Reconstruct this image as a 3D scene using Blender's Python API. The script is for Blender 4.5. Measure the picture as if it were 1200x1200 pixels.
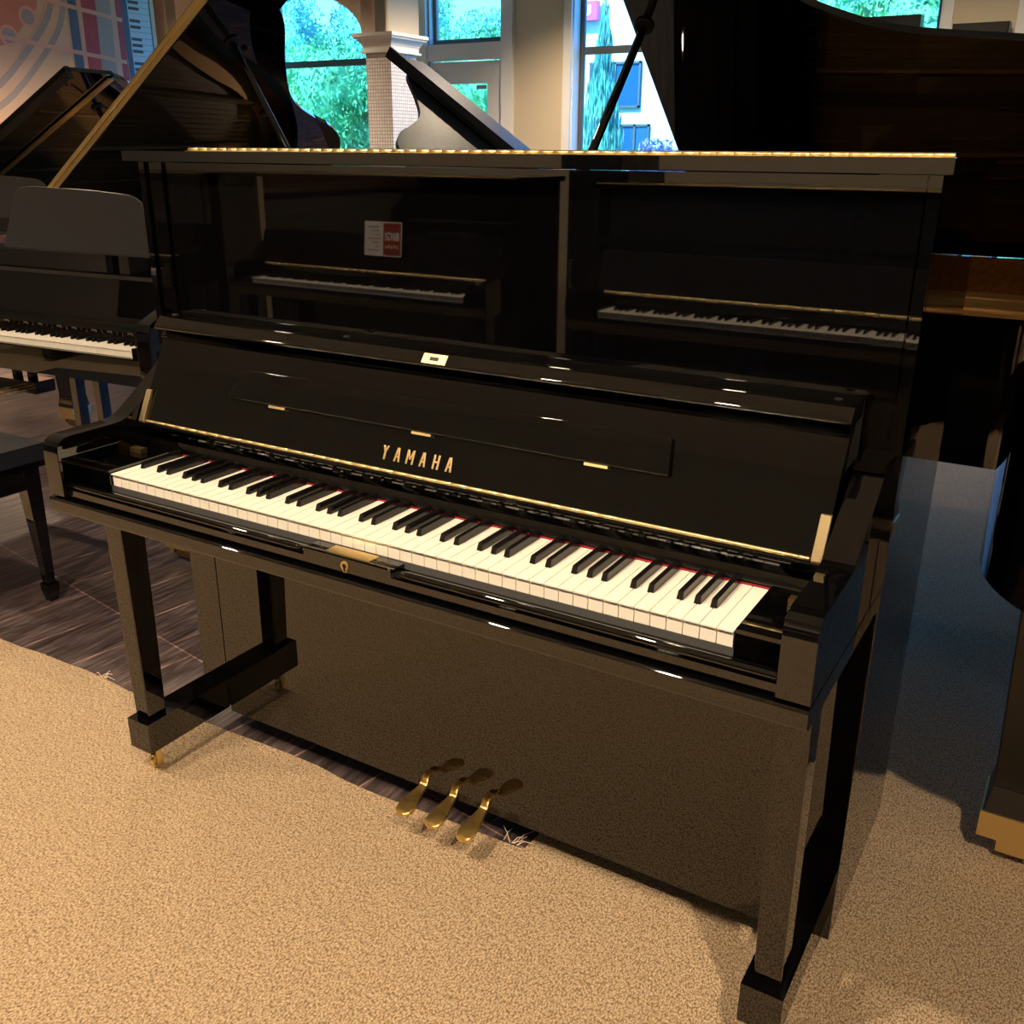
import bpy, bmesh, math, random
from mathutils import Vector, Matrix, Euler
R = math.radians
random.seed(7)
scene = bpy.context.scene
for o in list(bpy.data.objects): bpy.data.objects.remove(o)
col = scene.collection

# ---------------------------------------------------------------- camera
cam_data = bpy.data.cameras.new('camera'); cam = bpy.data.objects.new('camera', cam_data); col.objects.link(cam)
cam_data.sensor_width = 36; cam_data.sensor_fit = 'HORIZONTAL'; cam_data.lens = 36*1137.2/1200
cam_data.clip_start = 0.02; cam_data.clip_end = 200
_f = Vector((-0.48254755, 0.80327718, -0.34913268)); _r = Vector((0.85593223, 0.51704594, 0.00659694)); _u = Vector((-0.1858168, 0.29565058, 0.93705008))
cam.matrix_world = Matrix(((_r.x, _u.x, -_f.x, 0.9407), (_r.y, _u.y, -_f.y, -1.7378), (_r.z, _u.z, -_f.z, 1.3155), (0, 0, 0, 1)))
scene.camera = cam
# ---------------------------------------------------------------- world, sun, exposure
scene.view_settings.view_transform = 'Standard'; scene.view_settings.look = 'None'
scene.view_settings.gamma = 1; scene.view_settings.use_curve_mapping = False
scene.view_settings.exposure = 1.0
w = bpy.data.worlds.new('sky'); scene.world = w; w.use_nodes = True
nt = w.node_tree; nt.nodes.clear()
out = nt.nodes.new('ShaderNodeOutputWorld'); bg = nt.nodes.new('ShaderNodeBackground')
gr = nt.nodes.new('ShaderNodeTexCoord'); sp = nt.nodes.new('ShaderNodeSeparateXYZ'); cr = nt.nodes.new('ShaderNodeValToRGB')
cr.color_ramp.elements[0].position = 0.0; cr.color_ramp.elements[0].color = (0.14, 0.44, 1.0, 1)
cr.color_ramp.elements[1].position = 0.6; cr.color_ramp.elements[1].color = (0.07, 0.30, 1.0, 1)
nt.links.new(gr.outputs['Generated'], sp.inputs[0]); nt.links.new(sp.outputs['Z'], cr.inputs[0]); nt.links.new(cr.outputs[0], bg.inputs[0])
nt.links.new(bg.outputs[0], out.inputs[0]); bg.inputs[1].default_value = 3.2
sun_d = bpy.data.lights.new('sun', 'SUN'); sun_d.energy = 6.5; sun_d.color = (0.85, 1.0, 1.0); sun_d.angle = R(2)
sun = bpy.data.objects.new('sun', sun_d); col.objects.link(sun); sun.rotation_euler = (R(42), 0, R(-15))

WARM = (1.0, 0.79, 0.55)
LAMPS = [  # x, y, watts of every recessed ceiling lamp
    (-2.95, -2.0, 150), (-1.2, -2.0, 95), (-0.35, -2.0, 165), (1.85, -2.2, 230),
    (-4.4, -0.6, 130), (-2.6, 1.6, 80), (-5.6, 2.6, 260), (-5.6, 4.0, 180), (-3.0, 5.2, 200), (-0.2, 5.4, 55)]
CEIL = 3.2

# ---------------------------------------------------------------- materials
MATS = {}
def principled(name):
    m = bpy.data.materials.new(name); m.use_nodes = True
    return m, m.node_tree, m.node_tree.nodes['Principled BSDF']
def mat(name, colr, rough=0.5, metal=0.0, ior=1.5, emis=None, es=0, noise=0.0, nscale=40, bump=0.0, var=0.0):
    m, t, b = principled(name)
    b.inputs['Base Color'].default_value = (*colr, 1); b.inputs['Roughness'].default_value = rough
    b.inputs['Metallic'].default_value = metal; b.inputs['IOR'].default_value = ior
    if emis: b.inputs['Emission Color'].default_value = (*emis, 1); b.inputs['Emission Strength'].default_value = es
    tc = t.nodes.new('ShaderNodeTexCoord'); n = t.nodes.new('ShaderNodeTexNoise'); n.inputs['Scale'].default_value = nscale
    n.inputs['Detail'].default_value = 4
    t.links.new(tc.outputs['Object'], n.inputs['Vector'])
    if noise:
        mr = t.nodes.new('ShaderNodeMapRange'); mr.inputs['To Min'].default_value = max(0, rough-noise); mr.inputs['To Max'].default_value = rough+noise
        t.links.new(n.outputs['Fac'], mr.inputs[0]); t.links.new(mr.outputs[0], b.inputs['Roughness'])
    if var:
        mx = t.nodes.new('ShaderNodeMix'); mx.data_type = 'RGBA'
        mx.inputs[6].default_value = (*[c*(1-var) for c in colr], 1); mx.inputs[7].default_value = (*[min(1, c*(1+var)) for c in colr], 1)
        t.links.new(n.outputs['Fac'], mx.inputs[0]); t.links.new(mx.outputs[2], b.inputs['Base Color'])
    if bump:
        bp = t.nodes.new('ShaderNodeBump'); bp.inputs['Strength'].default_value = bump; bp.inputs['Distance'].default_value = 0.001
        t.links.new(n.outputs['Fac'], bp.inputs['Height']); t.links.new(bp.outputs[0], b.inputs['Normal'])
    MATS[name] = m
    return m
POL = mat('black_polish', (0.0014, 0.0013, 0.0016), 0.018, ior=1.72, noise=0.012, nscale=3)
SAT = mat('black_satin', (0.010, 0.010, 0.011), 0.32, ior=1.5, noise=0.08)
DARK = mat('dark_underside', (0.006, 0.005, 0.005), 0.6)
BRASS = mat('brass', (0.90, 0.70, 0.34), 0.36, 1.0, noise=0.1, nscale=20)
GOLD = mat('gold_lettering', (0.80, 0.56, 0.27), 0.38, 1.0)
OLDB = mat('dull_brass', (0.42, 0.30, 0.12), 0.4, 1.0, noise=0.12)
IVORY = mat('key_white', (0.88, 0.82, 0.72), 0.16, ior=1.5)
EBON = mat('key_black', (0.006, 0.0055, 0.0055), 0.16, ior=1.5)
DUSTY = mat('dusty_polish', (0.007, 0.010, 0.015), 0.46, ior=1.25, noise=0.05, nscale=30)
DESK = mat('desk_reflected_grey', (0.030, 0.031, 0.035), 0.22, ior=1.6, noise=0.05)  # black desk; base colour lightened to stand in for reflected room light
PBRASS = mat('pedal_brass', (0.86, 0.56, 0.18), 0.30, 1.0, noise=0.08, nscale=40)
STAY = mat('aged_brass', (0.34, 0.27, 0.15), 0.5, 1.0, noise=0.1, nscale=40)
RED = mat('red_felt', (0.45, 0.012, 0.03), 0.95, bump=0.5, nscale=900)
WALL = mat('beige_wall', (0.60, 0.50, 0.36), 0.85, bump=0.2, nscale=150, var=0.03)
WHITE = mat('white_paint', (0.78, 0.76, 0.74), 0.45, noise=0.05)
CEILM = mat('ceiling_paint', (0.74, 0.72, 0.68), 0.9)
ALU = mat('grey_window_metal', (0.16, 0.18, 0.18), 0.45, 0.6)
LEATHER = mat('bench_leather', (0.012, 0.013, 0.017), 0.42, bump=0.4, nscale=350)
PLATE = mat('gold_plate_paint', (0.68, 0.36, 0.13), 0.38, 0.35, noise=0.1, nscale=15)
RIMW = None
LAMP = mat('lamp_glow', (1, 0.9, 0.75), 0.5, emis=(1.0, 0.80, 0.55), es=30)

def wood(name, c1, c2, scale=6, rough=0.3, axis=(1, 14, 14)):
    m, t, b = principled(name); b.inputs['Roughness'].default_value = rough
    tc = t.nodes.new('ShaderNodeTexCoord'); mp = t.nodes.new('ShaderNodeMapping'); mp.inputs['Scale'].default_value = axis
    n = t.nodes.new('ShaderNodeTexNoise'); n.inputs['Scale'].default_value = scale; n.inputs['Detail'].default_value = 7
    r = t.nodes.new('ShaderNodeValToRGB'); r.color_ramp.elements[0].color = (*c1, 1); r.color_ramp.elements[1].color = (*c2, 1)
    r.color_ramp.elements[0].position = 0.3; r.color_ramp.elements[1].position = 0.7
    t.links.new(tc.outputs['Object'], mp.inputs[0]); t.links.new(mp.outputs[0], n.inputs['Vector']); t.links.new(n.outputs['Fac'], r.inputs[0]); t.links.new(r.outputs[0], b.inputs['Base Color'])
    return m
RIMW = wood('inner_rim_wood', (0.20, 0.075, 0.022), (0.36, 0.15, 0.05), 5, 0.28)
SOUND = wood('spruce_soundboard', (0.50, 0.27, 0.10), (0.62, 0.36, 0.15), 5, 0.35, (20, 1, 20))

# dark plank floor
FLOOR, t, b = principled('dark_plank_floor')
tc = t.nodes.new('ShaderNodeTexCoord'); mp = t.nodes.new('ShaderNodeMapping'); mp.inputs['Rotation'].default_value = (0, 0, R(9.6)); mp.inputs['Location'].default_value = (0, .328, 0)
br = t.nodes.new('ShaderNodeTexBrick'); br.inputs['Scale'].default_value = 1.0; br.inputs['Brick Width'].default_value = 0.20; br.inputs['Row Height'].default_value = 1.22
br.inputs['Mortar Size'].default_value = 0.0022; br.inputs['Color1'].default_value = (0.75, 0.75, 0.75, 1); br.inputs['Color2'].default_value = (1.25, 1.25, 1.25, 1); br.inputs['Mortar'].default_value = (3.6, 3.0, 2.6, 1)
t.links.new(tc.outputs['Object'], mp.inputs[0]); t.links.new(mp.outputs[0], br.inputs[0])
m2 = t.nodes.new('ShaderNodeMapping'); m2.inputs['Rotation'].default_value = (0, 0, R(9.6)); m2.inputs['Scale'].default_value = (22, 1.7, 1)
n = t.nodes.new('ShaderNodeTexNoise'); n.inputs['Scale'].default_value = 3.5; n.inputs['Detail'].default_value = 9; n.inputs['Distortion'].default_value = 0.8
t.links.new(tc.outputs['Object'], m2.inputs[0]); t.links.new(m2.outputs[0], n.inputs['Vector'])
rp = t.nodes.new('ShaderNodeValToRGB')
for i, (p, c) in enumerate([(0.34, (0.024, 0.016, 0.016)), (0.5, (0.058, 0.040, 0.039)), (0.66, (0.13, 0.095, 0.092))]):
    e = rp.color_ramp.elements[i] if i < 2 else rp.color_ramp.elements.new(p); e.position = p; e.color = (*c, 1)
t.links.new(n.outputs['Fac'], rp.inputs[0])
mx = t.nodes.new('ShaderNodeMix'); mx.data_type = 'RGBA'; mx.blend_type = 'MULTIPLY'; mx.inputs[0].default_value = 1.0
t.links.new(rp.outputs[0], mx.inputs[6]); t.links.new(br.outputs['Color'], mx.inputs[7]); t.links.new(mx.outputs[2], b.inputs['Base Color'])
b.inputs['Roughness'].default_value = 0.42
bp = t.nodes.new('ShaderNodeBump'); bp.inputs['Strength'].default_value = 0.25; bp.inputs['Distance'].default_value = 0.002
t.links.new(n.outputs['Fac'], bp.inputs['Height']); t.links.new(bp.outputs[0], b.inputs['Normal'])

# looped carpet in faint rows
CARPET, t, b = principled('beige_loop_carpet')
tc = t.nodes.new('ShaderNodeTexCoord')
mpc = t.nodes.new('ShaderNodeMapping'); mpc.inputs['Rotation'].default_value = (0, 0, R(4)); mpc.inputs['Scale'].default_value = (1.15, 0.62, 1)
t.links.new(tc.outputs['Object'], mpc.inputs[0])
v = t.nodes.new('ShaderNodeTexVoronoi'); v.inputs['Scale'].default_value = 300; v.inputs['Randomness'].default_value = 0.9
nn = t.nodes.new('ShaderNodeTexNoise'); nn.inputs['Scale'].default_value = 250; nn.inputs['Detail'].default_value = 5; nn.inputs['Roughness'].default_value = 0.7
nb = t.nodes.new('ShaderNodeTexNoise'); nb.inputs['Scale'].default_value = 2.5
t.links.new(mpc.outputs[0], v.inputs['Vector']); t.links.new(mpc.outputs[0], nn.inputs['Vector']); t.links.new(tc.outputs['Object'], nb.inputs['Vector'])
ad = t.nodes.new('ShaderNodeMath'); ad.operation = 'MULTIPLY_ADD'; ad.inputs[1].default_value = -0.55
t.links.new(v.outputs['Distance'], ad.inputs[0]); t.links.new(nn.outputs['Fac'], ad.inputs[2])
rp = t.nodes.new('ShaderNodeValToRGB')
for i, (p, c) in enumerate([(0.06, (0.25, 0.165, 0.095)), (0.24, (0.50, 0.36, 0.225)), (0.42, (0.72, 0.55, 0.36))]):
    e = rp.color_ramp.elements[i] if i < 2 else rp.color_ramp.elements.new(p); e.position = p; e.color = (*c, 1)
t.links.new(ad.outputs[0], rp.inputs[0]); t.links.new(rp.outputs[0], b.inputs['Base Color']); b.inputs['Roughness'].default_value = 0.95
b.inputs['Specular IOR Level'].default_value = 0.1
bp = t.nodes.new('ShaderNodeBump'); bp.inputs['Strength'].default_value = 1.0; bp.inputs['Distance'].default_value = 0.005
t.links.new(ad.outputs[0], bp.inputs['Height']); t.links.new(bp.outputs[0], b.inputs['Normal'])

# small mosaic tile
TILE, t, b = principled('white_mosaic_tile')
tc = t.nodes.new('ShaderNodeTexCoord'); br = t.nodes.new('ShaderNodeTexBrick'); br.offset = 0
sxz = t.nodes.new('ShaderNodeSeparateXYZ'); cxz = t.nodes.new('ShaderNodeCombineXYZ'); am = t.nodes.new('ShaderNodeMath'); am.operation = 'ADD'
t.links.new(tc.outputs['Object'], sxz.inputs[0]); t.links.new(sxz.outputs['X'], am.inputs[0]); t.links.new(sxz.outputs['Y'], am.inputs[1])
t.links.new(am.outputs[0], cxz.inputs['X']); t.links.new(sxz.outputs['Z'], cxz.inputs['Y']); t.links.new(cxz.outputs[0], br.inputs[0])
br.inputs['Scale'].default_value = 1; br.inputs['Brick Width'].default_value = 0.026; br.inputs['Row Height'].default_value = 0.026; br.inputs['Mortar Size'].default_value = 0.0028
br.inputs['Color1'].default_value = (0.80, 0.74, 0.70, 1); br.inputs['Color2'].default_value = (0.66, 0.62, 0.62, 1); br.inputs['Mortar'].default_value = (0.40, 0.34, 0.33, 1)
t.links.new(br.outputs['Color'], b.inputs['Base Color']); b.inputs['Roughness'].default_value = 0.25

# clear pane with a faint cyan tint
GLASS = bpy.data.materials.new('window_glass'); GLASS.use_nodes = True; t = GLASS.node_tree; t.nodes.clear()
o_ = t.nodes.new('ShaderNodeOutputMaterial'); mxs = t.nodes.new('ShaderNodeMixShader'); tr = t.nodes.new('ShaderNodeBsdfTransparent'); gl = t.nodes.new('ShaderNodeBsdfGlossy')
gl.inputs['Roughness'].default_value = 0.01; tr.inputs[0].default_value = (0.80, 0.97, 1.0, 1)
mxs.inputs[0].default_value = .06; t.links.new(tr.outputs[0], mxs.inputs[1]); t.links.new(gl.outputs[0], mxs.inputs[2]); t.links.new(mxs.outputs[0], o_.inputs[0])

def leafmat(name, c1, c2):
    m, t, b = principled(name); b.inputs['Roughness'].default_value = 0.55
    tc = t.nodes.new('ShaderNodeTexCoord'); n = t.nodes.new('ShaderNodeTexNoise'); n.inputs['Scale'].default_value = 2.2; n.inputs['Detail'].default_value = 6
    r = t.nodes.new('ShaderNodeValToRGB'); r.color_ramp.elements[0].color = (*c1, 1); r.color_ramp.elements[1].color = (*c2, 1); r.color_ramp.elements[0].position = .35; r.color_ramp.elements[1].position = .65
    t.links.new(tc.outputs['Object'], n.inputs['Vector']); t.links.new(n.outputs['Fac'], r.inputs[0]); t.links.new(r.outputs[0], b.inputs['Base Color'])
    return m
LEAF = leafmat('green_leaves', (0.03, 0.20, 0.06), (0.22, 0.68, 0.30))
LEAFB = leafmat('blue_green_leaves', (0.04, 0.22, 0.20), (0.18, 0.58, 0.46))
LEAFP = leafmat('purple_leaves', (0.10, 0.10, 0.30), (0.30, 0.30, 0.62))
BARK = mat('bark', (0.10, 0.07, 0.05), 0.9, bump=0.6, nscale=30)
STUCCO = mat('white_stucco', (0.80, 0.80, 0.80), 0.9, bump=0.2, nscale=60)
PINK = mat('pink_sign', (0.80, 0.10, 0.36), 0.5)
SHADEW = mat('dark_blue_window', (0.02, 0.10, 0.22), 0.08)
LAWN = mat('lawn', (0.06, 0.26, 0.08), 0.9, var=0.3, nscale=30)
PEACH = mat('print_peach', (0.80, 0.52, 0.33), 0.6, var=0.10, nscale=4)
SALM = mat('print_salmon', (0.72, 0.26, 0.16), 0.6, var=0.18, nscale=6)
LSAL = mat('print_light_salmon', (0.85, 0.45, 0.34), 0.6, var=0.08, nscale=9)
PBLU = mat('print_slate_blue', (0.10, 0.14, 0.24), 0.6, var=0.15, nscale=9)
PRED = mat('print_crimson', (0.50, 0.07, 0.09), 0.6, var=0.3, nscale=14)
PGRY = mat('print_grey', (0.45, 0.36, 0.33), 0.6, var=0.35, nscale=90)
PDRK = mat('print_dark', (0.10, 0.07, 0.08), 0.6)
PPAL = mat('print_pale_blue', (0.62, 0.70, 0.82), 0.6, var=0.05, nscale=9)
CARD = mat('sign_white_card', (0.85, 0.80, 0.74), 0.6)
CRED = mat('sign_red', (0.30, 0.035, 0.02), 0.6)
INK = mat('sign_ink', (0.10, 0.09, 0.09), 0.7)

# ---------------------------------------------------------------- mesh helpers
class MB:
    def __init__(s, M=None): s.bm = bmesh.new(); s.M = M or Matrix.Identity(4)
    def _fin(s, vs, fs, bev, seg, mi):
        if bev > 0:
            es = set()
            for f in fs:
                for e in f.edges:
                    if len(e.link_faces) == 2 and e.calc_face_angle(0) > R(28): es.add(e)
            r = bmesh.ops.bevel(s.bm, geom=list(es), offset=bev, segments=seg, profile=0.5, affect='EDGES', clamp_overlap=True)
            vs = {v for v in vs if v.is_valid} | set(r['verts']); fs = [f for f in fs if f.is_valid] + list(r['faces'])
        for f in fs: f.material_index = mi
        for v in vs: v.co = s.M @ v.co
    def box(s, x0, x1, y0, y1, z0, z1, bev=0, seg=2, mi=0):
        vs = [s.bm.verts.new((x, y, z)) for z in (z0, z1) for y in (y0, y1) for x in (x0, x1)]
        fs = [s.bm.faces.new([vs[i] for i in q]) for q in ((0, 2, 3, 1), (4, 5, 7, 6), (0, 1, 5, 4), (2, 6, 7, 3), (0, 4, 6, 2), (1, 3, 7, 5))]
        s._fin(vs, fs, bev, seg, mi); return s
    def prism(s, poly, a0, a1, axis, bev=0, seg=2, mi=0):
        def P(p, a):
            if axis == 'x': return (a, p[0], p[1])
            if axis == 'y': return (p[0], a, p[1])
            return (p[0], p[1], a)
        lo = [s.bm.verts.new(P(p, a0)) for p in poly]; hi = [s.bm.verts.new(P(p, a1)) for p in poly]
        n = len(poly); fs = []
        for i in range(n): fs.append(s.bm.faces.new((lo[i], lo[(i+1) % n], hi[(i+1) % n], hi[i])))
        fs.append(s.bm.faces.new(lo[::-1])); fs.append(s.bm.faces.new(hi))
        bmesh.ops.recalc_face_normals(s.bm, faces=fs)
        s._fin(lo+hi, fs, bev, seg, mi); return s
    def frustum(s, c0, s0, c1, s1, bev=0, mi=0):   # tapered bar between two rectangles (centre, (sx,sy))
        vs = []
        for c, sz in ((c0, s0), (c1, s1)):
            for dy in (-1, 1):
                for dx in (-1, 1): vs.append(s.bm.verts.new((c[0]+dx*sz[0]/2, c[1]+dy*sz[1]/2, c[2])))
        fs = [s.bm.faces.new([vs[i] for i in q]) for q in ((0, 2, 3, 1), (4, 5, 7, 6), (0, 1, 5, 4), (2, 6, 7, 3), (0, 4, 6, 2), (1, 3, 7, 5))]
        bmesh.ops.recalc_face_normals(s.bm, faces=fs)
        s._fin(vs, fs, bev, 2, mi); return s
    def tube(s, pts, rad, n=12, mi=0, cap=True):
        pts = [Vector(p) for p in pts]; rad = rad if isinstance(rad, (list, tuple)) else [rad]*len(pts); rings = []
        up = None
        for i, p in enumerate(pts):
            d = (pts[min(i+1, len(pts)-1)]-pts[max(i-1, 0)]).normalized()
            if up is None: up = d.orthogonal().normalized()
            up = (up-d*up.dot(d)).normalized(); q = d.cross(up)
            rings.append([s.bm.verts.new(s.M @ (p+(up*math.cos(2*math.pi*k/n)+q*math.sin(2*math.pi*k/n))*rad[i])) for k in range(n)])
        for a, b_ in zip(rings, rings[1:]):
            for k in range(n): f = s.bm.faces.new((a[k], a[(k+1) % n], b_[(k+1) % n], b_[k])); f.material_index = mi
        if cap:
            for r_ in (rings[0][::-1], rings[-1]): f = s.bm.faces.new(r_); f.material_index = mi
        return s
    def lathe(s, prof, c, axis='z', n=20, mi=0):
        rings = []
        for r_, h in prof:
            ring = []
            for k in range(n):
                a = 2*math.pi*k/n; x, y = r_*math.cos(a), r_*math.sin(a)
                p = {'z': (x, y, h), 'y': (x, h, y), 'x': (h, x, y)}[axis]
                ring.append(s.bm.verts.new(s.M @ (Vector(c)+Vector(p))))
            rings.append(ring)
        fs = []
        for a, b_ in zip(rings, rings[1:]):
            for k in range(n): fs.append(s.bm.faces.new((a[k], a[(k+1) % n], b_[(k+1) % n], b_[k])))
        fs.append(s.bm.faces.new(rings[0])); fs.append(s.bm.faces.new(rings[-1]))
        bmesh.ops.recalc_face_normals(s.bm, faces=fs)
        for f in fs: f.material_index = mi
        return s
    def quad(s, pts, mi=0):
        f = s.bm.faces.new([s.bm.verts.new(s.M @ Vector(p)) for p in pts]); f.material_index = mi; return s
    def mesh(s, me, M=None, mi=0):
        M = s.M @ (M or Matrix.Identity(4)); vs = [s.bm.verts.new(M @ v_.co) for v_ in me.vertices]
        for p in me.polygons:
            try: f = s.bm.faces.new([vs[i] for i in p.vertices]); f.material_index = mi
            except ValueError: pass
        return s
    def build(s, name, mats, parent=None, loc=None, ang=32, **kw):
        bm = s.bm; bmesh.ops.recalc_face_normals(bm, faces=bm.faces[:]) if kw.pop('recalc', False) else None
        for e in bm.edges:
            if len(e.link_faces) == 2 and e.calc_face_angle(0) > R(ang): e.smooth = False
        for f in bm.faces: f.smooth = True
        me = bpy.data.meshes.new(name); bm.to_mesh(me); bm.free()
        for m_ in (mats if isinstance(mats, (list, tuple)) else [mats]): me.materials.append(m_)
        o = bpy.data.objects.new(name, me); col.objects.link(o)
        if parent: o.parent = parent
        if loc: o.location = loc
        for k, v_ in kw.items(): o[k] = v_
        if len(me.polygons) < 60000: wn = o.modifiers.new('weighted', 'WEIGHTED_NORMAL'); wn.keep_sharp = True; wn.weight = 90
        return o
def thing(name, label, cat, loc=(0, 0, 0), rz=0, group=None):
    o = bpy.data.objects.new(name, None); col.objects.link(o); o.location = loc; o.rotation_euler = (0, 0, rz); o.empty_display_size = .1
    o['label'] = label; o['category'] = cat
    if group: o['group'] = group
    return o
def tag(o, label, cat, group=None):
    o['label'] = label; o['category'] = cat
    if group: o['group'] = group
    return o
def struct(o): o['kind'] = 'structure'; return o
def child(src, parent, loc=None):
    c = src.copy(); col.objects.link(c); c.parent = parent
    if loc is not None: c.location = loc
    return c
def text_mesh(body, size, extrude, bold=0.0, spacing=1.0, xs=1.0):
    cu = bpy.data.curves.new('lettering', 'FONT'); cu.body = body; cu.size = size; cu.extrude = extrude; cu.offset = bold*size
    cu.space_character = spacing; cu.align_x = 'CENTER'; cu.align_y = 'CENTER'; cu.resolution_u = 4
    o = bpy.data.objects.new('lettering', cu); col.objects.link(o); bpy.context.view_layer.update()
    me = bpy.data.meshes.new_from_object(o.evaluated_get(bpy.context.evaluated_depsgraph_get()))
    bpy.data.objects.remove(o)
    xs_ = [v_.co.x for v_ in me.vertices]; ys_ = [v_.co.y for v_ in me.vertices]
    cx, cy = (min(xs_)+max(xs_))/2, (min(ys_)+max(ys_))/2
    for v_ in me.vertices: v_.co.x = (v_.co.x-cx)*xs; v_.co.y -= cy
    me['w'] = (max(xs_)-min(xs_))*xs; me['h'] = max(ys_)-min(ys_)
    return me
def yamaha_mesh(width, height, depth):
    """narrow sans capitals Y A M A H A, widely spaced, centred on the origin"""
    b_ = MB(); n_ = 6; cw = height*.52; pitch = (width-cw)/(n_-1); st = height*.155
    def stroke(x0, y0, x1, y1, w_=st):
        b_.prism([(x0-w_/2, y0), (x0+w_/2, y0), (x1+w_/2, y1), (x1-w_/2, y1)], 0, depth, 'z')
    for i, ch in enumerate('YAMAHA'):
        c = -width/2+cw/2+pitch*i; h = height/2; q = cw/2-st/2
        if ch == 'Y': stroke(c-q, h, c, 0); stroke(c+q, h, c, 0); stroke(c, -h, c, .02*h)
        if ch == 'A': stroke(c-q, -h, c-st*.22, h); stroke(c+q, -h, c+st*.22, h); b_.box(c-q*.62, c+q*.62, -h*.45, -h*.45+st*.85, 0, depth)
        if ch == 'M':
            for s_ in (-1, 1): stroke(c+s_*(q+.06*height), -h, c+s_*(q+.06*height), h, st*.95); stroke(c+s_*(q+.04*height), h, c, -h*.35, st*.8)
        if ch == 'H': stroke(c-q, -h, c-q, h); stroke(c+q, -h, c+q, h); b_.box(c-q, c+q, -st*.42, st*.42, 0, depth)
    me_ = bpy.data.meshes.new('lettering'); b_.bm.to_mesh(me_); b_.bm.free(); return me_
def frame_matrix(o, ex, ey, ez):
    ex, ey, ez = Vector(ex).normalized(), Vector(ey).normalized(), Vector(ez).normalized()
    return Matrix(((ex.x, ey.x, ez.x, o[0]), (ex.y, ey.y, ez.y, o[1]), (ex.z, ey.z, ez.z, o[2]), (0, 0, 0, 1)))
def fit_text(body, width, height, extrude, bold=0.02, spacing=1.2):
    me = text_mesh(body, 1.0, 0.0, bold, spacing); sx, sy = width/me['w'], height/me['h']
    me2 = text_mesh(body, 1.0, extrude/max(sy, 1e-6), bold, spacing)
    for v_ in me2.vertices: v_.co.x *= sx; v_.co.y *= sy; v_.co.z *= sy
    return me2
def spline(pts, n=6):
    out_ = []
    P = [Vector(p) for p in pts]; P = [P[0]]+P+[P[-1]]
    for i in range(1, len(P)-2):
        for k in range(n):
            t_ = k/n; a, b_, c, d = P[i-1], P[i], P[i+1], P[i+2]
            out_.append(0.5*((2*b_)+(-a+c)*t_+(2*a-5*b_+4*c-d)*t_*t_+(-a+3*b_-3*c+d)*t_**3))
    out_.append(P[-2]); return [tuple(p) for p in out_]

# ================================================================ SETTING
XL, XR, YF, YB = -7.5, 4.2, -3.75, 6.52
struct(MB().box(XL-.2, XR+.2, YF-.2, YB+.3, -.12, 0).build('floor', FLOOR))
struct(MB().box(XL-.2, XR+.2, YF-.2, YB+.3, CEIL, CEIL+.15).build('ceiling', CEILM))
struct(MB().box(XL-.2, XL, YF-.2, YB+.3, 0, CEIL).build('wall_left', WALL))
struct(MB().box(XR, XR+.2, YF-.2, YB+.3, 0, CEIL).build('wall_right', WALL))
struct(MB().box(XL, XR, YF-.2, YF, 0, CEIL).build('wall_front', WALL))
# back wall with its openings: (x0, x1, z0, z1)
OPEN = [(-7.0, -5.35, .35, 3.05), (-5.0, -4.13, 0.0, 3.05), (-3.44, -1.98, .35, 3.05), (-1.78, -.44, .35, 3.05), (.13, 1.6, .35, 3.05), (2.1, 3.7, .35, 3.05)]
wb = MB(); x = XL
for (a, b_, z0, z1) in OPEN:
    wb.box(x, a, YB, YB+.22, 0, CEIL)
    if z0 > 0: wb.box(a, b_, YB, YB+.22, 0, z0)
    wb.box(a, b_, YB, YB+.22, z1, CEIL); x = b_
wb.box(x, XR, YB, YB+.22, 0, CEIL); struct(wb.build('wall_back', WALL))
# windows
for i, (a, b_, z0, z1) in enumerate(OPEN):
    if i == 1: continue
    f = MB(); c = .075
    f.box(a-c, a, YB-.03, YB, z0-c, z1+.05, .004); f.box(b_, b_+c, YB-.03, YB, z0-c, z1+.05, .004); f.box(a, b_, YB-.03, YB, z1, z1+.05, .004)
    f.box(a, a+.012, YB, YB+.2, z0, z1); f.box(b_-.012, b_, YB, YB+.2, z0, z1); f.box(a, b_, YB-.06, YB+.2, z0-.03, z0+.01, .004)
    fo = struct(f.build('window_%d' % (i+1), WHITE))
    g = MB(); y0, y1 = YB+.12, YB+.16
    for (p, q, r_, s_) in ((a+.012, a+.05, z0, z1), (b_-.05, b_-.012, z0, z1), (a+.05, b_-.05, z0, z0+.05), (a+.05, b_-.05, z1-.05, z1), (a+.05, b_-.05, 2.11, 2.17)):
        g.box(p, q, y0, y1, r_, s_)
    g.build('window_frame', ALU, fo)
    MB().box(a+.05, b_-.05, YB+.137, YB+.143, z0+.05, 2.11).build('pane', GLASS, fo)
    MB().box(a+.05, b_-.05, YB+.137, YB+.143, 2.17, z1-.05).build('pane', GLASS, fo)
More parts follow.
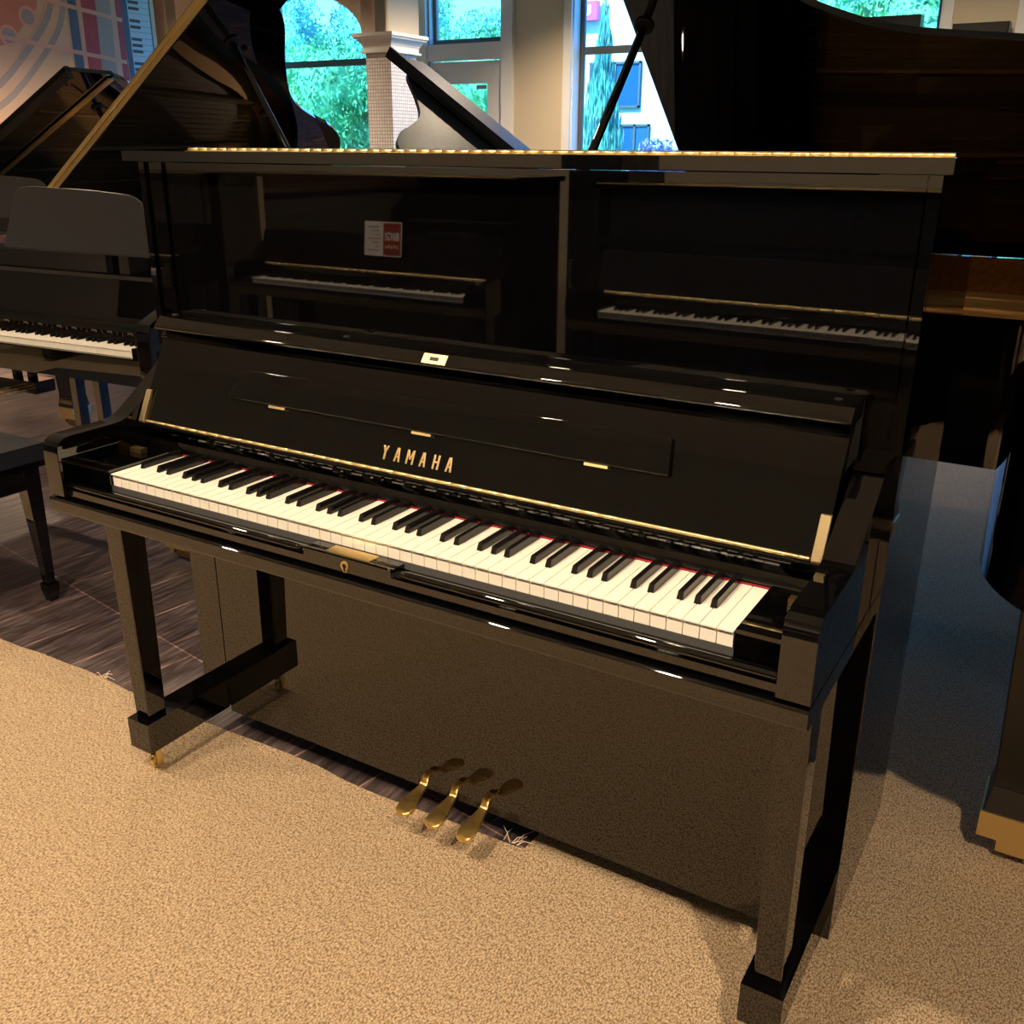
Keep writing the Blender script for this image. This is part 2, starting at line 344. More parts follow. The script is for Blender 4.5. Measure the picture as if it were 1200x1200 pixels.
# glazed door with a transom window above
a, b_ = -5.0, -4.13
f = MB(); c = .14
f.box(a-.22, a+.02, YB-.04, YB, 0, CEIL-.02, .006); f.box(b_-.02, b_+.10, YB-.04, YB, 0, CEIL-.02, .006)
f.box(a, b_, YB-.02, YB+.06, 2.10, 2.24, .004)
f.box(a, a+.04, YB, YB+.1, 2.24, 3.05); f.box(b_-.04, b_, YB, YB+.1, 2.24, 3.05); f.box(a, b_, YB, YB+.1, 3.0, 3.06)
tr_ = struct(f.build('trim_1', WHITE))
g = MB()
for (p, q, r_, s_) in ((a+.03, a+.07, 2.24, 3.0), (b_-.07, b_-.03, 2.24, 3.0), (a+.07, b_-.07, 2.24, 2.285), (a+.07, b_-.07, 2.96, 3.0)): g.box(p, q, YB+.06, YB+.1, r_, s_)
wo = struct(g.build('window_7', ALU)); MB().box(a+.07, b_-.07, YB+.078, YB+.082, 2.285, 2.96).build('pane', GLASS, wo)
d = MB()
d.box(a+.02, a+.20, YB+.02, YB+.065, .01, 2.09, .003); d.box(b_-.20, b_-.02, YB+.02, YB+.065, .01, 2.09, .003)
d.box(a+.20, b_-.20, YB+.02, YB+.065, 1.90, 2.09, .003); d.box(a+.20, b_-.20, YB+.02, YB+.065, .01, .25, .003)
do = struct(d.build('door_1', WHITE)); MB().box(a+.20, b_-.20, YB+.038, YB+.044, .25, 1.90).build('pane', GLASS, do)
h = MB(); h.tube([(b_-.09, YB+.02, 1.0), (b_-.09, YB-.03, 1.0), (b_-.19, YB-.03, 1.0)], .009); h.box(b_-.115, b_-.065, YB+.008, YB+.02, .93, 1.07, .003); h.build('door_handle', BRASS, do)
MB().box(b_-.33, b_-.22, YB+.034, YB+.037, 1.85, 1.885).build('sticker', mat('grey_sticker', (.25, .3, .33), .5), do)
# baseboards
struct(MB().box(XL, XL+.015, YF, YB, 0, .12, .003).build('baseboard_left', WHITE))
bb = MB(); x = XL+.015
for (p, q, z0, z1) in OPEN:
    if p-x > .3: bb.box(x, p-.23 if p == -5.0 else p, YB-.015, YB, 0, .12, .003)
    x = q+.11 if p == -5.0 else q
struct(bb.build('baseboard_back', WHITE))

# arcade wall with an arch, on a tiled column
AY0, AY1 = 4.95, 5.35
arc = MB(); xr, xl, zs = -4.50, -6.60, 2.175
pts = []
for k in range(25):
    t_ = math.pi*k/24; pts.append(((xl+xr)/2+(xr-xl)/2*math.cos(t_), zs+.38*math.sin(t_)))
poly = [(-4.23, zs), (-4.23, CEIL), (XL, CEIL), (XL, 0), (xl, 0), (xl, zs)]+pts[::-1][1:]
# split into strips so the concave outline stays clean
for (p, q) in zip(pts, pts[1:]): arc.prism([(p[0], p[1]), (p[0], CEIL), (q[0], CEIL), (q[0], q[1])], AY0, AY1, 'y')
arc.box(-4.50, -4.23, AY0, AY1, zs, CEIL); arc.box(-6.88, xl, AY0, AY1, 0, CEIL)
struct(arc.build('wall_arcade', mat('cream_plaster', (0.66, 0.56, 0.43), 0.8, var=0.03)))
ct = thing('tiled_column', 'square column of small white mosaic tile under the cream arch', 'column', (-4.365, 5.15, 0))
MB().box(-.125, .125, -.17, .17, 0, 2.035, .004).build('shaft', TILE, ct)
cp = MB()
for (z0, z1, g_) in ((2.035, 2.05, .155), (2.05, 2.065, .14)): cp.box(-g_, g_, -g_-.045, g_+.045, z0, z1, .003)
for k in range(6): g_ = .14+.05*(k/5)**1.8; cp.box(-g_, g_, -g_-.045, g_+.045, 2.065+k*.014, 2.079+k*.014)
cp.box(-.20, .20, -.245, .245, 2.149, 2.175, .004); cp.build('capital', WHITE, ct)

# carpet (with the cut-out where the plank floor shows)
cpb = MB()
edge = [(-7.45, -.48), (-1.66, -.48), (-1.62, -.39)]
x = -1.56
while x < .13: edge.append((x, -.375+.006*math.sin(x*9)+random.uniform(-.004, .004))); x += .09
edge += [(.150, -.368), (.156, -.28), (.17, 1.0), (.21, 3.0), (.25, 6.45)]
N = len(edge)
top = 0.008
poly = edge+[(4.15, 6.45), (4.15, -3.7), (-7.45, -3.7)]
vs = [cpb.bm.verts.new((p[0], p[1], 0.0005)) for p in poly]; vt = [cpb.bm.verts.new((p[0], p[1], top)) for p in poly]
nP = len(poly)
for i in range(nP): cpb.bm.faces.new((vs[i], vs[(i+1) % nP], vt[(i+1) % nP], vt[i]))
fc = cpb.bm.faces.new(vt)
bmesh.ops.triangulate(cpb.bm, faces=[fc])
carpet = cpb.build('carpet', CARPET, recalc=True); tag(carpet, 'fitted beige loop-pile carpet under the upright and the aisle', 'carpet')
# loose frayed threads on the carpet edge
for i, (x_, y_) in enumerate(((-1.13, -.372), (.118, -.366))):
    fb = MB()
    for k in range(7):
        p = Vector((x_+random.uniform(-.02, .02), y_, .009)); q = p+Vector((random.uniform(-.04, .05), random.uniform(.0, .05), random.uniform(.0, .006)))
        fb.tube([p, (p+q)/2+Vector((0, 0, .006)), q], .0007, 5)
    tag(fb.build('loose_threads', mat('pale_thread', (.8, .66, .5), .9)), ('frayed pale threads at the carpet edge left of the piano' if i == 0 else 'frayed pale threads by the carpet corner behind the pedals'), 'threads')

# ceiling lamps
for i, (x_, y_, W_) in enumerate(LAMPS):
    L = thing('ceiling_light', 'round recessed warm ceiling downlight with a white trim ring', 'ceiling light', (x_, y_, CEIL), 0, 'recessed downlights in the showroom ceiling')
    MB().lathe([(.065, -.002), (.085, -.002), (.085, -.008), (.068, -.014), (.060, -.008)], (0, 0, 0), n=28).build('trim_ring', WHITE, L)
    MB().lathe([(.001, -.004), (.058, -.004), (.058, -.006), (.001, -.006)], (0, 0, 0), n=24).build('bulb', LAMP, L)
    ld = bpy.data.lights.new('spot', 'SPOT'); ld.energy = W_; ld.color = WARM; ld.spot_size = R(125); ld.spot_blend = .7; ld.shadow_soft_size = .05
    lo = bpy.data.objects.new('spot', ld); col.objects.link(lo); lo.parent = L; lo.location = (0, 0, -.03)

# ================================================================ PIANO PARTS SHARED
def key_meshes(kw=.0235, wl=.15):
    """white key (origin front-left-top) and black key (origin front-centre on white top)"""
    w_ = MB(); g_ = .00075
    w_.box(g_, kw-g_, .0028, wl, -.024, -.0022, 0); w_.box(g_, kw-g_, 0, wl, -.0022, 0, .0005, 1)
    wo_ = w_.build('white_key', IVORY); me_w = wo_.data; bpy.data.objects.remove(wo_)
    b2 = MB(); x0, x1 = -.0052, .0052; t0, t1 = -.0040, .0040
    v_ = [(x0, 0, -.004), (x1, 0, -.004), (x1, .098, -.004), (x0, .098, -.004), (t0, .006, .0115), (t1, .006, .0115), (t1, .098, .0125), (t0, .098, .0125)]
    V = [b2.bm.verts.new(p) for p in v_]
    fs = [b2.bm.faces.new([V[i] for i in q]) for q in ((0, 3, 2, 1), (4, 5, 6, 7), (0, 1, 5, 4), (1, 2, 6, 5), (2, 3, 7, 6), (3, 0, 4, 7))]
    b2._fin(V, fs, .0011, 2, 0)
    bo_ = b2.build('black_key', EBON); me_b = bo_.data; bpy.data.objects.remove(bo_)
    return me_w, me_b
KW, KB = key_meshes()
def keyboard(parent, y0, z, half=.611, first=0, last=52, bz=None):
    k = 2*half/52
    for i in range(first, last):
        o = bpy.data.objects.new('white_key', KW); col.objects.link(o); o.parent = parent
        o.location = (-half+i*k, y0, z); o.scale = (k/.0235, 1, 1)
        if i % 7 in (0, 2, 3, 5, 6) and i < 51:
            off = {0: .0, 2: -.0016, 3: .0016, 5: -.0018, 6: 0}.get(i % 7, 0)
            o = bpy.data.objects.new('black_key', KB); col.objects.link(o); o.parent = parent
            o.location = (-half+(i+1)*k+off, y0+.051, z)

def caster(parent, x, y, z0, h_, m=BRASS, r_=.016):
    c_ = MB(); c_.lathe([(r_*.9, 0), (r_, .003), (r_, .010), (r_*.9, .013)], (x-.0065, y, z0+r_), 'x', 18)
    c_.box(x-.011, x-.008, y-.007, y+.007, z0+r_*.7, z0+h_-.004); c_.box(x+.008, x+.011, y-.007, y+.007, z0+r_*.7, z0+h_-.004)
    c_.box(x-.013, x+.013, y-.010, y+.010, z0+h_-.006, z0+h_); return c_.build('caster', m, parent)

# ================================================================ MAIN UPRIGHT PIANO
P = thing('upright_piano', 'large black polished upright piano with open fallboard in the foreground', 'piano', (0, 0, 0))
CZ = top
HW = .742                                              # half width of the case
# case: back, sides and stiles
cs = MB()
cs.box(-HW, -.6625, -.365, .045, .075, 1.290, .003)                        # left cheek post of the case
cs.box(.6625, HW, -.365, .045, .075, 1.290, .003)
for s_ in (-1, 1):
    a_, b2_ = sorted((s_*.684, s_*.7225)); cs.box(a_, b2_, -.372, -.360, 1.005, 1.289, .0015)
    a_, b2_ = sorted((s_*.7265, s_*HW)); cs.box(a_, b2_, -.378, -.360, .93, 1.2895, .0015)
cs.box(-.6625, .6625, -.02, .04, .10, 1.285); cs.box(-.6625, .6625, -.33, .0, .065, .085)
cs.build('case', POL, P)
# hidden inner deck and lower front panel
MB().box(-.6600, .6600, -.3645, -.340, .060, .655, .0015).build('lower_panel', POL, P)
MB().box(-.683, .683, -.366, -.345, 1.0, 1.289, .001).build('upper_panel', POL, P)
MB().box(-.683, .683, -.3655, -.345, .76, .998).build('inner_panel', DARK, P)
# lid: front leaf, rear leaf, long hinge
XLD = .756
MB().box(-XLD, XLD, -.4035, -.3225, 1.2915, 1.310, .003).build('lid_front_leaf', POL, P)
MB().box(-XLD, XLD, -.3155, .035, 1.2915, 1.310, .003).build('lid_rear_leaf', POL, P)
hg = MB(); x = -.660; n_ = 0
while x < .744:
    x2 = min(x+.0265, .744); hg.tube([(x, -.319, 1.3125), (x2-.0006, -.319, 1.3125)], .0042, 10); x = x2
hg.box(-.66, .744, -.330, -.308, 1.3096, 1.3112); hg.build('lid_hinge', BRASS, P)
# keybed rail, key slip
MB().prism([(-.365, .654), (-.365, .686), (-.687, .686), (-.6905, .683), (-.6905, .664), (-.688, .658), (-.680, .654)], -.7285, .7285, 'x', .001).build('keybed', POL, P)
ks = MB()
ks.box(-.683, .683, -.676, -.640, .6895, .7035, .002)
ks.box(-.088, .088, -.676, -.6405, .7035, .7155, .002)
for s_ in (-1, 1):
    a_, b2_ = sorted((s_*.0965, s_*.683)); ks.box(a_, b2_, -.672, -.664, .7035, .7075)
    ks.tube([(s_*.098, -.668, .7105), (s_*.103, -.6690, .7110)] + [(s_*.12, -.6695, .7112), (s_*.681, -.6695, .7112)], [.0022, .0048, .0062, .0062], 12)
    a_, b2_ = sorted((s_*.100, s_*.683)); ks.box(a_, b2_, -.655, -.641, .7035, .7060)
slip = ks.build('key_slip', POL, P)
MB().box(-.048, .040, -.668, -.6425, .7155, .7170, .0006).build('lock_plate', BRASS, slip)
kh = MB()
kh.lathe([(.0052, 0), (.0082, 0), (.0078, -.002), (.0055, -.002)], (-.002, -.676, .7035), 'y', 20)
kh.prism([(-.0075, .7005), (-.0055, .6925), (.0015, .6925), (.0035, .7005)], -.6775, -.676, 'y'); kh.build('keyhole_escutcheon', GOLD, slip)
kh = MB(); kh.lathe([(.0040, 0), (.0040, -.0022), (.0005, -.0022)], (-.002, -.676, .7035), 'y', 16); kh.box(-.004, 0, -.6783, -.676, .6945, .7035); kh.build('keyhole', DARK, slip)
# cheeks (arms)
prof = [(-.370, .689), (-.6840, .689), (-.6860, .691), (-.6865, .776), (-.6845, .788), (-.6790, .7975), (-.6700, .8030), (-.655, .8055), (-.560, .8065), (-.536, .8085), (-.522, .8140), (-.505, .8240), (-.442, .8680), (-.405, .8960), (-.393, .905), (-.366, .905)]
for s_ in (-1, 1):
    a_, b2_ = sorted((s_*.6850, s_*.7285)); ck = MB(); ck.prism(prof, a_, b2_, 'x', .003, 2)
    ck.box(a_-.001, b2_+.001, -.400, -.366, .9055, .918, .003); ck.build('cheek', POL, P)
    a_, b2_ = sorted((s_*.6135, s_*.6840)); kb = MB(); kb.box(a_, b2_, -.634, -.480, .704, .7425, .002)
    kb.build('key_block', POL, P)
    st = MB(); a_, b2_ = sorted((s_*.650, s_*.6835)); st.box(a_, b2_, -.530, -.515, .7426, .752, .002); st.build('stop_block', OLDB, P)
# keys
MB().box(-.6130, .6130, -.632, -.40, .690, .7125).build('key_frame', DARK, P)
keyboard(P, -.632, .7365, .611)
MB().box(-.6125, .6125, -.4815, -.4765, .7372, .7388).build('felt_strip', RED, P)
# fixed fall rail behind the keys
fr_ = [(-.440, .7415), (-.4800, .7412), (-.4828, .7428), (-.4830, .7450), (-.4800, .7510), (-.4740, .7600), (-.4680, .7665), (-.4640, .7695), (-.4640, .7725), (-.4720, .7740), (-.4840, .7760), (-.4890, .7785), (-.4900, .7820), (-.4870, .7840), (-.4870, .7860), (-.4930, .7880), (-.4965, .7910), (-.4965, .7950), (-.4940, .7980), (-.440, .7985)]
MB().prism(fr_, -.6830, .6830, 'x').build('fall_rail', POL, P, ang=40)
# fallboard: leaning leaf, top rail (lip), music shelf
fb = MB()
fb.prism([(-.4900, .8010), (-.4925, .8035), (-.4910, .8070), (-.4200, .9515), (-.4165, .9560), (-.3980, .9560), (-.4700, .8010)], -.680, .680, 'x', .0008, 1)
for k in range(2): fb.prism([(-.4195+k*.0015, .9560+k*.0045), (-.4225+k*.0015, .9572+k*.0045), (-.4195+k*.0015, .9600+k*.0045), (-.395, .9600+k*.0045), (-.395, .9560+k*.0045)], -.6805, .6805, 'x')
fb.prism([(-.418, .9645), (-.4100, .9720), (-.392, .9720), (-.392, .9645)], -.6800, .6800, 'x')
fall = fb.build('fallboard', POL, P, ang=25)
lip = MB()
lip.prism([(-.3675, .9735), (-.4270, .9735), (-.4325, .9745), (-.4350, .9770), (-.4352, .9805), (-.4230, .9955), (-.4180, .9985), (-.4080, 1.0000), (-.3675, 1.0015)], -.6830, .6830, 'x', .0015, 2)
lip.build('fallboard_rail', POL, fall, ang=28)
LKM = frame_matrix((.002, -.4291, .9880), (1, 0, 0), (0, .0122, .0150), (0, -.0150, .0122))
lk = MB(LKM); lk.box(-.024, .024, -.0090, .0090, -.001, .0012, .0006); lo_ = lk.build('lock_plate', BRASS, fall)
MB(LKM).box(-.009, .009, -.0036, .0036, .0012, .0016).build('lock_slot', DARK, lo_)
for x_ in (-.655, -.21, .655):
    MB().lathe([(.006, 0), (.0065, .001), (.005, .0025), (.001, .0028)], (x_, -.402, 1.0000), 'z', 14).build('rubber_button', SAT, fall)
# hinge along the foot of the fallboard
hg = MB(); x = -.672
while x < .662:
    x2 = min(x+.030, .664); hg.tube([(x, -.4945, .8005), (x2-.0006, -.4945, .8005)], .0030, 10); x = x2
hg.box(-.672, .664, -.4945, -.4890, .7985, .8000); hg.build('fallboard_hinge', BRASS, P)
# in-plane frame of the leaning face: x along, s up the slope, n out of it
slope = Vector((0, .0710, .1445)).normalized(); nrm = Vector((0, -.1445, .0710)).normalized()
def FP(x_, z_, off=0):
    k = (z_-.8070)/.1445; return Vector((x_, -.4910+.0710*k, z_))+nrm*off
FM = frame_matrix((0, 0, 0), (1, 0, 0), slope, nrm)
def face_matrix(x_, z_, off): p = FP(x_, z_, off); return frame_matrix(p, (1, 0, 0), slope, nrm)
# folding music shelf, raised on the face
M_ = face_matrix(0, .868, 0)
ms = MB(M_)
ms.prism([(-.452, .0), (.440, .0), (.443, .003), (.436, .056), (.432, .058), (-.425, .058), (-.429, .056), (-.455, .004)], .0, .0095, 'z', .0040, 3)
sh = ms.build('music_shelf', POL, fall)
for x_ in (-.331, -.002, .325):
    MB(M_).box(x_-.020, x_+.020, -.0052, -.0006, .0010, .0060, .0004).build('shelf_hinge', BRASS, sh)
ymh = yamaha_mesh(.146, .0245, .0006)
MB(face_matrix(-.002, .828, .0008)).mesh(ymh).build('lettering', GOLD, fall, label='raised gold YAMAHA lettering')
for s_ in (-1, 1):
    st = MB(); a_, b2_ = sorted((s_*.6665, s_*.6815))
    st.prism([(-.4990, .7965), (-.5020, .8010), (-.4735, .8590), (-.4680, .8590), (-.4880, .8010), (-.4880, .7965)], a_, b2_, 'x', .0006, 1); st.build('fallboard_stay', STAY, P)
# toe blocks, legs, casters
for s_ in (-1, 1):
    a_, b2_ = sorted((s_*.6620, s_*.7270))
    tb = MB().box(a_, b2_, -.5960, -.3665, .071, .143, .006, 3).build('toe_block', POL, P)
    cx_ = s_*.6945
    caster(P, cx_-(.0), -.560, CZ, .071-CZ)
    lg = MB(); lg.frustum((s_*.6965, -.556, .143), (.042, .047), (s_*.6890, -.563, .640), (.050, .058), .003); lg.build('leg', POL, P)
    MB().box(s_*.690-.030, s_*.690+.030, -.598, -.528, .640, .654, .003).build('leg_cap', POL, P)
    cst = MB(); cst.tube([(s_*.70, 0, .076), (s_*.70, 0, .035)], .006); cst.lathe([(.012, -.007), (.018, -.005), (.018, .005), (.012, .007)], (s_*.70, 0, (CZ if s_ > 0 else 0)+.018), 'x', 16); cst.build('caster', DARK, P)
# pedals
def pedal(x_, par):
    rows = []
    for (t_, wd, y_, z_) in ((0, .0075, -.352, .108), (.1, .0078, -.372, .1075), (.18, .0080, -.386, .1040), (.26, .0085, -.392, .0935), (.34, .0095, -.397, .0890), (.5, .0125, -.415, .0850), (.65, .0165, -.433, .0810), (.8, .0190, -.452, .0765), (.9, .0180, -.464, .0735), (.97, .0125, -.4715, .0715), (1, .0050, -.4745, .0705)):
        rows.append((wd, y_, z_))
    pm = MB(); V = []
    for (wd, y_, z_) in rows:
        V.append([pm.bm.verts.new((x_+sx*wd*k, y_, z_+dz)) for (sx, k, dz) in ((-1, 1, -.004), (-1, 1, 0), (-1, .75, .0025), (1, .75, .0025), (1, 1, 0), (1, 1, -.004))])
    fs = []
    for A_, B_ in zip(V, V[1:]):
        for k in range(6): fs.append(pm.bm.faces.new((A_[k], A_[(k+1) % 6], B_[(k+1) % 6], B_[k])))
    fs.append(pm.bm.faces.new(V[0])); fs.append(pm.bm.faces.new(V[-1]))
    return pm.build('pedal', PBRASS, par, recalc=True, ang=50)
for x_ in (-.075, -.002, .072): pedal(x_, P)

# ================================================================ GRAND PIANOS
def grand_outline(L, kind=0):
    if kind == 3:
        tr = [(.74, 0), (.74, 1.50), (.71, 1.67), (.57, 1.84), (.33, 1.98), (.08, 2.16), (-.2, 2.27), (-.5, 2.28), (-.69, 2.18), (-.74, 1.98)]
    elif kind == 1:   # short, early waist
        tr = [(.74, .0), (.74, .32), (.70, .44), (.56, .56), (.41, .66), (.31, .80), (.24, .98), (.18, 1.22), (.10, 1.50), (-.04, 1.74), (-.28, 1.86), (-.52, 1.86), (-.69, 1.76), (-.74, 1.58)]
        k = L/1.86; tr = [(u, v_*k if v_ > 1 else v_) for u, v_ in tr]
    else:
        tr = [(.74, 0), (.74, .28*L), (.72, .36*L), (.60, .47*L), (.36, .57*L), (.16, .67*L), (.05, .78*L), (-.02, .87*L), (-.14, .95*L), (-.34, 1.0*L), (-.56, .99*L), (-.70, .93*L), (-.74, .83*L)]
    return [(tr[0][0], tr[0][1])]+spline(tr[1:], 6)+[(-.74, 0)]
def offset_in(poly, d_):
    n_ = len(poly); out_ = []
    for i in range(n_):
        a_, b2_, c_ = Vector(poly[i-1]), Vector(poly[i]), Vector(poly[(i+1) % n_])
        e1 = (b2_-a_).normalized(); e2 = (c_-b2_).normalized(); nn_ = Vector((-e1.y, e1.x))+Vector((-e2.y, e2.x)); nn_.normalize()
        k = 1/max(.5, nn_.dot(Vector((-e1.y, e1.x)))); out_.append(tuple(b2_+nn_*d_*k))
    return out_
def ring_prism(mb, outer, inner, z0, z1, mi_in=0):
    n_ = len(outer); vs = [[mb.bm.verts.new(mb.M @ Vector((p[0], p[1], z))) for p in ring] for ring, z in ((outer, z0), (outer, z1), (inner, z1), (inner, z0))]
    for i in range(n_):
        j = (i+1) % n_
        for a_, b2_ in ((0, 1), (1, 2), (2, 3), (3, 0)):
            f_ = mb.bm.faces.new((vs[a_][i], vs[a_][j], vs[b2_][j], vs[b2_][i])); f_.material_index = mi_in if a_ == 2 else 0
    return mb
def lid_matrix(ang, z0=.985, u0=-.74):
    a = R(ang); return Matrix(((math.cos(a), 0, -math.sin(a), u0), (0, 1, 0, 0), (math.sin(a), 0, math.cos(a), z0), (0, 0, 0, 1)))
def grand(label, O, th, L, ang, kind=0, v0=.62, fold=None, desk=True, keys=0, flapw=.40, brass_tail=False, inside=True, lidlen=None, group=None, closed_front=False, stick=(.66, .75, .62), rimkind=None, tail_leg=None, cover=False, lidmat=None):
    g = thing('grand_piano', label, 'piano', (O[0], O[1], 0), R(th), group)
    ol = grand_outline(L, kind); ol_ccw = grand_outline(L, kind if rimkind is None else rimkind)
    ol_ccw = [p for p in ol_ccw if p[1] > .225]; ol_ccw = [(.74, .225)]+ol_ccw+[(-.74, .225)]
    rim = MB(); inn = offset_in(ol_ccw, .05)
    ring_prism(rim, ol_ccw, inn, .665, .985, 1); rim.build('rim', [POL, RIMW], g, ang=40, recalc=True)
    MB().prism(offset_in(ol_ccw, .045), .69, .70, 'z').build('case_bottom', DARK, g)
    if inside:
        MB().prism([p for p in offset_in(ol_ccw, .051)], .80, .81, 'z').build('soundboard', SOUND, g)
        pl = MB(); o2 = offset_in(ol_ccw, .055); o3 = offset_in(ol_ccw, .15)
        ring_prism(pl, o2, o3, .835, .86)
        pl.box(-.66, .66, .24, .42, .84, .872, .004)
        for (ua, ub) in ((-.45, -.42), (-.15, -.2), (.15, .02), (.42, .28)):
            vb = L*.90 if ua < 0 else L*.60 if ua < .3 else L*.45
            pl.tube([(ua, .40, .868), ((ua+ub)/2, (.4+vb)/2, .88), (ub, vb, .86)], .013, 8)
        for k in range(9): pl.lathe([(.012, 0), (.012, .02), (.006, .024)], (-.58+.145*k, .36, .87), 'z', 12)
        po = pl.build('iron_plate', PLATE, g)
        sb = MB()
        for k in range(46):
            u_ = -.60+1.22*k/45; vend = (L*.93 if u_ < -.2 else L*(.86-(u_+.2)*.62)); vend = max(vend-.10, .6)
            sb.tube([(u_, .42, .886), (u_*.86-.05, vend, .880)], .0011 if k > 12 else .002, 4)
        sb.build('strings', OLDB, g)
        dm = MB()
        for k in range(60): u_ = -.60+1.2*k/59; dm.box(u_-.007, u_+.007, .50, .54, .886, .915)
        dm.build('dampers', SAT, g)
    # arms, keybed, key slip
    MB().box(-.735, .735, -.055, .25, .640, .700, .003).build('keybed', POL, g)
    MB().box(-.690, .690, -.060, -.030, .700, .722, .003).build('key_slip', POL, g)
    for s_ in (-1, 1):
        a_, b2_ = sorted((s_*.692, s_*.745))
        MB().prism([(-.065, .641), (-.065, .800), (-.05, .835), (.00, .855), (.06, .875), (.14, .94), (.20, .985), (.05+.2, .985), (.25, .641)], a_, b2_, 'x', .004, 2).build('arm', POL, g)
        a_, b2_ = sorted((s_*.6135, s_*.690)); MB().box(a_, b2_, -.012, .16, .70, .745, .003).build('key_block', POL, g)
    MB().box(-.613, .613, .002, .20, .700, .7105).build('key_frame', DARK, g)
    if keys: keyboard(g, 0, .735, .611, keys[0], keys[1])
    else:
        kk = MB(); kk.box(-.611, .611, 0, .15, .712, .735, .001, 1, 0)
        for i in range(51):
            if i % 7 in (0, 2, 3, 5, 6): x_ = -.611+(i+1)*.0235; kk.box(x_-.005, x_+.005, .051, .149, .734, .7465, 0, 1, 1)
        kk.build('keyboard', [IVORY, EBON], g)
    MB().box(-.611, .611, .151, .156, .735, .739).build('felt_strip', RED, g)
    if cover: MB().prism([(-.02, .722), (-.028, .74), (-.02, .76), (.02, .768), (.18, .775), (.18, .760), (0, .752)], -.689, .689, 'x').build('key_cover', POL, g)
    fo = MB(); fo.prism([(.158, .738), (.152, .752), (.158, .775), (.175, .80), (.190, .915), (.205, .925), (.225, .915), (.225, .70), (.158, .70)], -.688, .688, 'x'); fo_ = fo.build('fallboard', POL, g, ang=30)
    if keys:
        me_ = yamaha_mesh(.135, .022, .0008)
        MB(frame_matrix((.055, .1800, .832), (1, 0, 0), (0, .13, .99), (0, -.99, .13))).mesh(me_).build('lettering', GOLD, fo_)
    # music desk
    if desk:
        MB().box(-.66, .66, .27, .52, .955, .968, .004).build('desk_shelf', POL, g)
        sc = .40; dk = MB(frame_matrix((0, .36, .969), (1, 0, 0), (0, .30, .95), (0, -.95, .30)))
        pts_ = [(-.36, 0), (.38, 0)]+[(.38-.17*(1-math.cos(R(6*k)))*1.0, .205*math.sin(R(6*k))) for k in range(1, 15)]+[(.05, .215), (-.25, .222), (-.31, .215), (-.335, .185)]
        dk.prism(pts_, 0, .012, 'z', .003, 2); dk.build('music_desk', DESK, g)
    # lid
    al = lid_matrix(ang); lv0 = v0 if not closed_front else .2
    pa = [(u+.74, v_) for u, v_ in ol]
    pa = [(max(a_, -.01), max(v_, lv0)) for a_, v_ in pa]; q_ = []
    for p_ in pa:
        if not q_ or (Vector(p_)-Vector(q_[-1])).length > 1e-4: q_.append(p_)
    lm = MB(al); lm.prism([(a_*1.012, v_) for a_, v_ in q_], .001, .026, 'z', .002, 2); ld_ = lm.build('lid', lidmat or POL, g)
    if fold is not None:
        hb = MB(al); hb.box(.03, 1.47, v0-.004, v0-.0005, .006, .044); a_ = .03
        while a_ < 1.46: hb.tube([(a_, v0-.006, .0265), (a_+.034, v0-.006, .0265)], .004, 8); a_ += .036
        if fold < 90: hb.box(.03, 1.47, v0-.016, v0+.016, -.006, .0005, .002)
        hb.build('lid_hinge', BRASS, ld_)
        fa = R(180-fold); Mf = al @ Matrix.Translation((0, v0, .028)) @ Matrix.Rotation(fa, 4, 'X')
        fm = MB(Mf); fm.box(0.0, 1.495, .0, flapw, .0, .020, .002); 
        if fold < 179: fm.box(0.0, 1.495, flapw-.025, flapw, -.004, .060, .006, 2)
        fl = fm.build('lid_flap', lidmat or POL, ld_)
        kb_ = MB(Mf); kb_.lathe([(.007, 0), (.011, -.006), (.011, -.016), (.004, -.02)], (1.38, flapw*.75, 0), 'z', 14); kb_.build('rubber_bumper', SAT, fl)
    if fold == 0: pass
    if fold is None:
        hb = MB(al); hb.box(.02, 1.46, v0-.003, v0+.003, .0015, .0038); hb.build('flap_seam', SAT, ld_)
    for (a_, vv) in ((1.30, .9), (.9, 1.25), (.62, 1.55)):
        if a_ < 1.3 or L > 2: MB(al).lathe([(.010, .004), (.014, 0), (.013, -.010), (.004, -.012)], (a_*.9, vv*L/2.0, 0), 'z', 14).build('lid_bumper', SAT, ld_)
    # prop stick
    if ang > 5:
        au, av, ab = stick; tip = al @ Vector((ab/.62*1.20, av, -.002)); base = Vector((au, max(av-.02, .235), .96))
        st = MB(); st.tube([base, base.lerp(tip, .04), base.lerp(tip, .96), tip], [.012, .013, .013, .009], 10); st.build('prop_stick', POL, g)
        MB(al).lathe([(.026, .004), (.030, -.002), (.028, -.008), (.016, -.010)], (ab/.62*1.20, av, 0), 'z', 18).build('prop_cup', DARK, ld_)
    # legs and lyre
    for (u_, v_) in ((-.62, .12), (.62, .12), tail_leg or (-.40, L-.35)):
        fat = 1.25 if (brass_tail and v_ > .5) else 1
        lg = MB(); lg.box(u_-.075, u_+.075, v_-.075, v_+.075, .610, .664, .006); lg.box(u_-.062, u_+.062, v_-.062, v_+.062, .585, .611, .006)
        lg.frustum((u_, v_, .17), (.088*fat, .088*fat), (u_, v_, .586), (.115*fat, .115*fat), .004); lg.frustum((u_, v_, .115), (.104*fat, .104*fat), (u_, v_, .171), (.088*fat, .088*fat), .003)
        lgo = lg.build('leg', POL if not brass_tail else SAT, g)
        bc = MB(); bc.box(u_-.054*fat, u_+.054*fat, v_-.054*fat, v_+.054*fat, .060, .1155, .002)
        bc.box(u_-.058, u_-.040, v_-.03, v_+.03, .03, .07, .003); bc.box(u_+.040, u_+.058, v_-.03, v_+.03, .03, .07, .003)
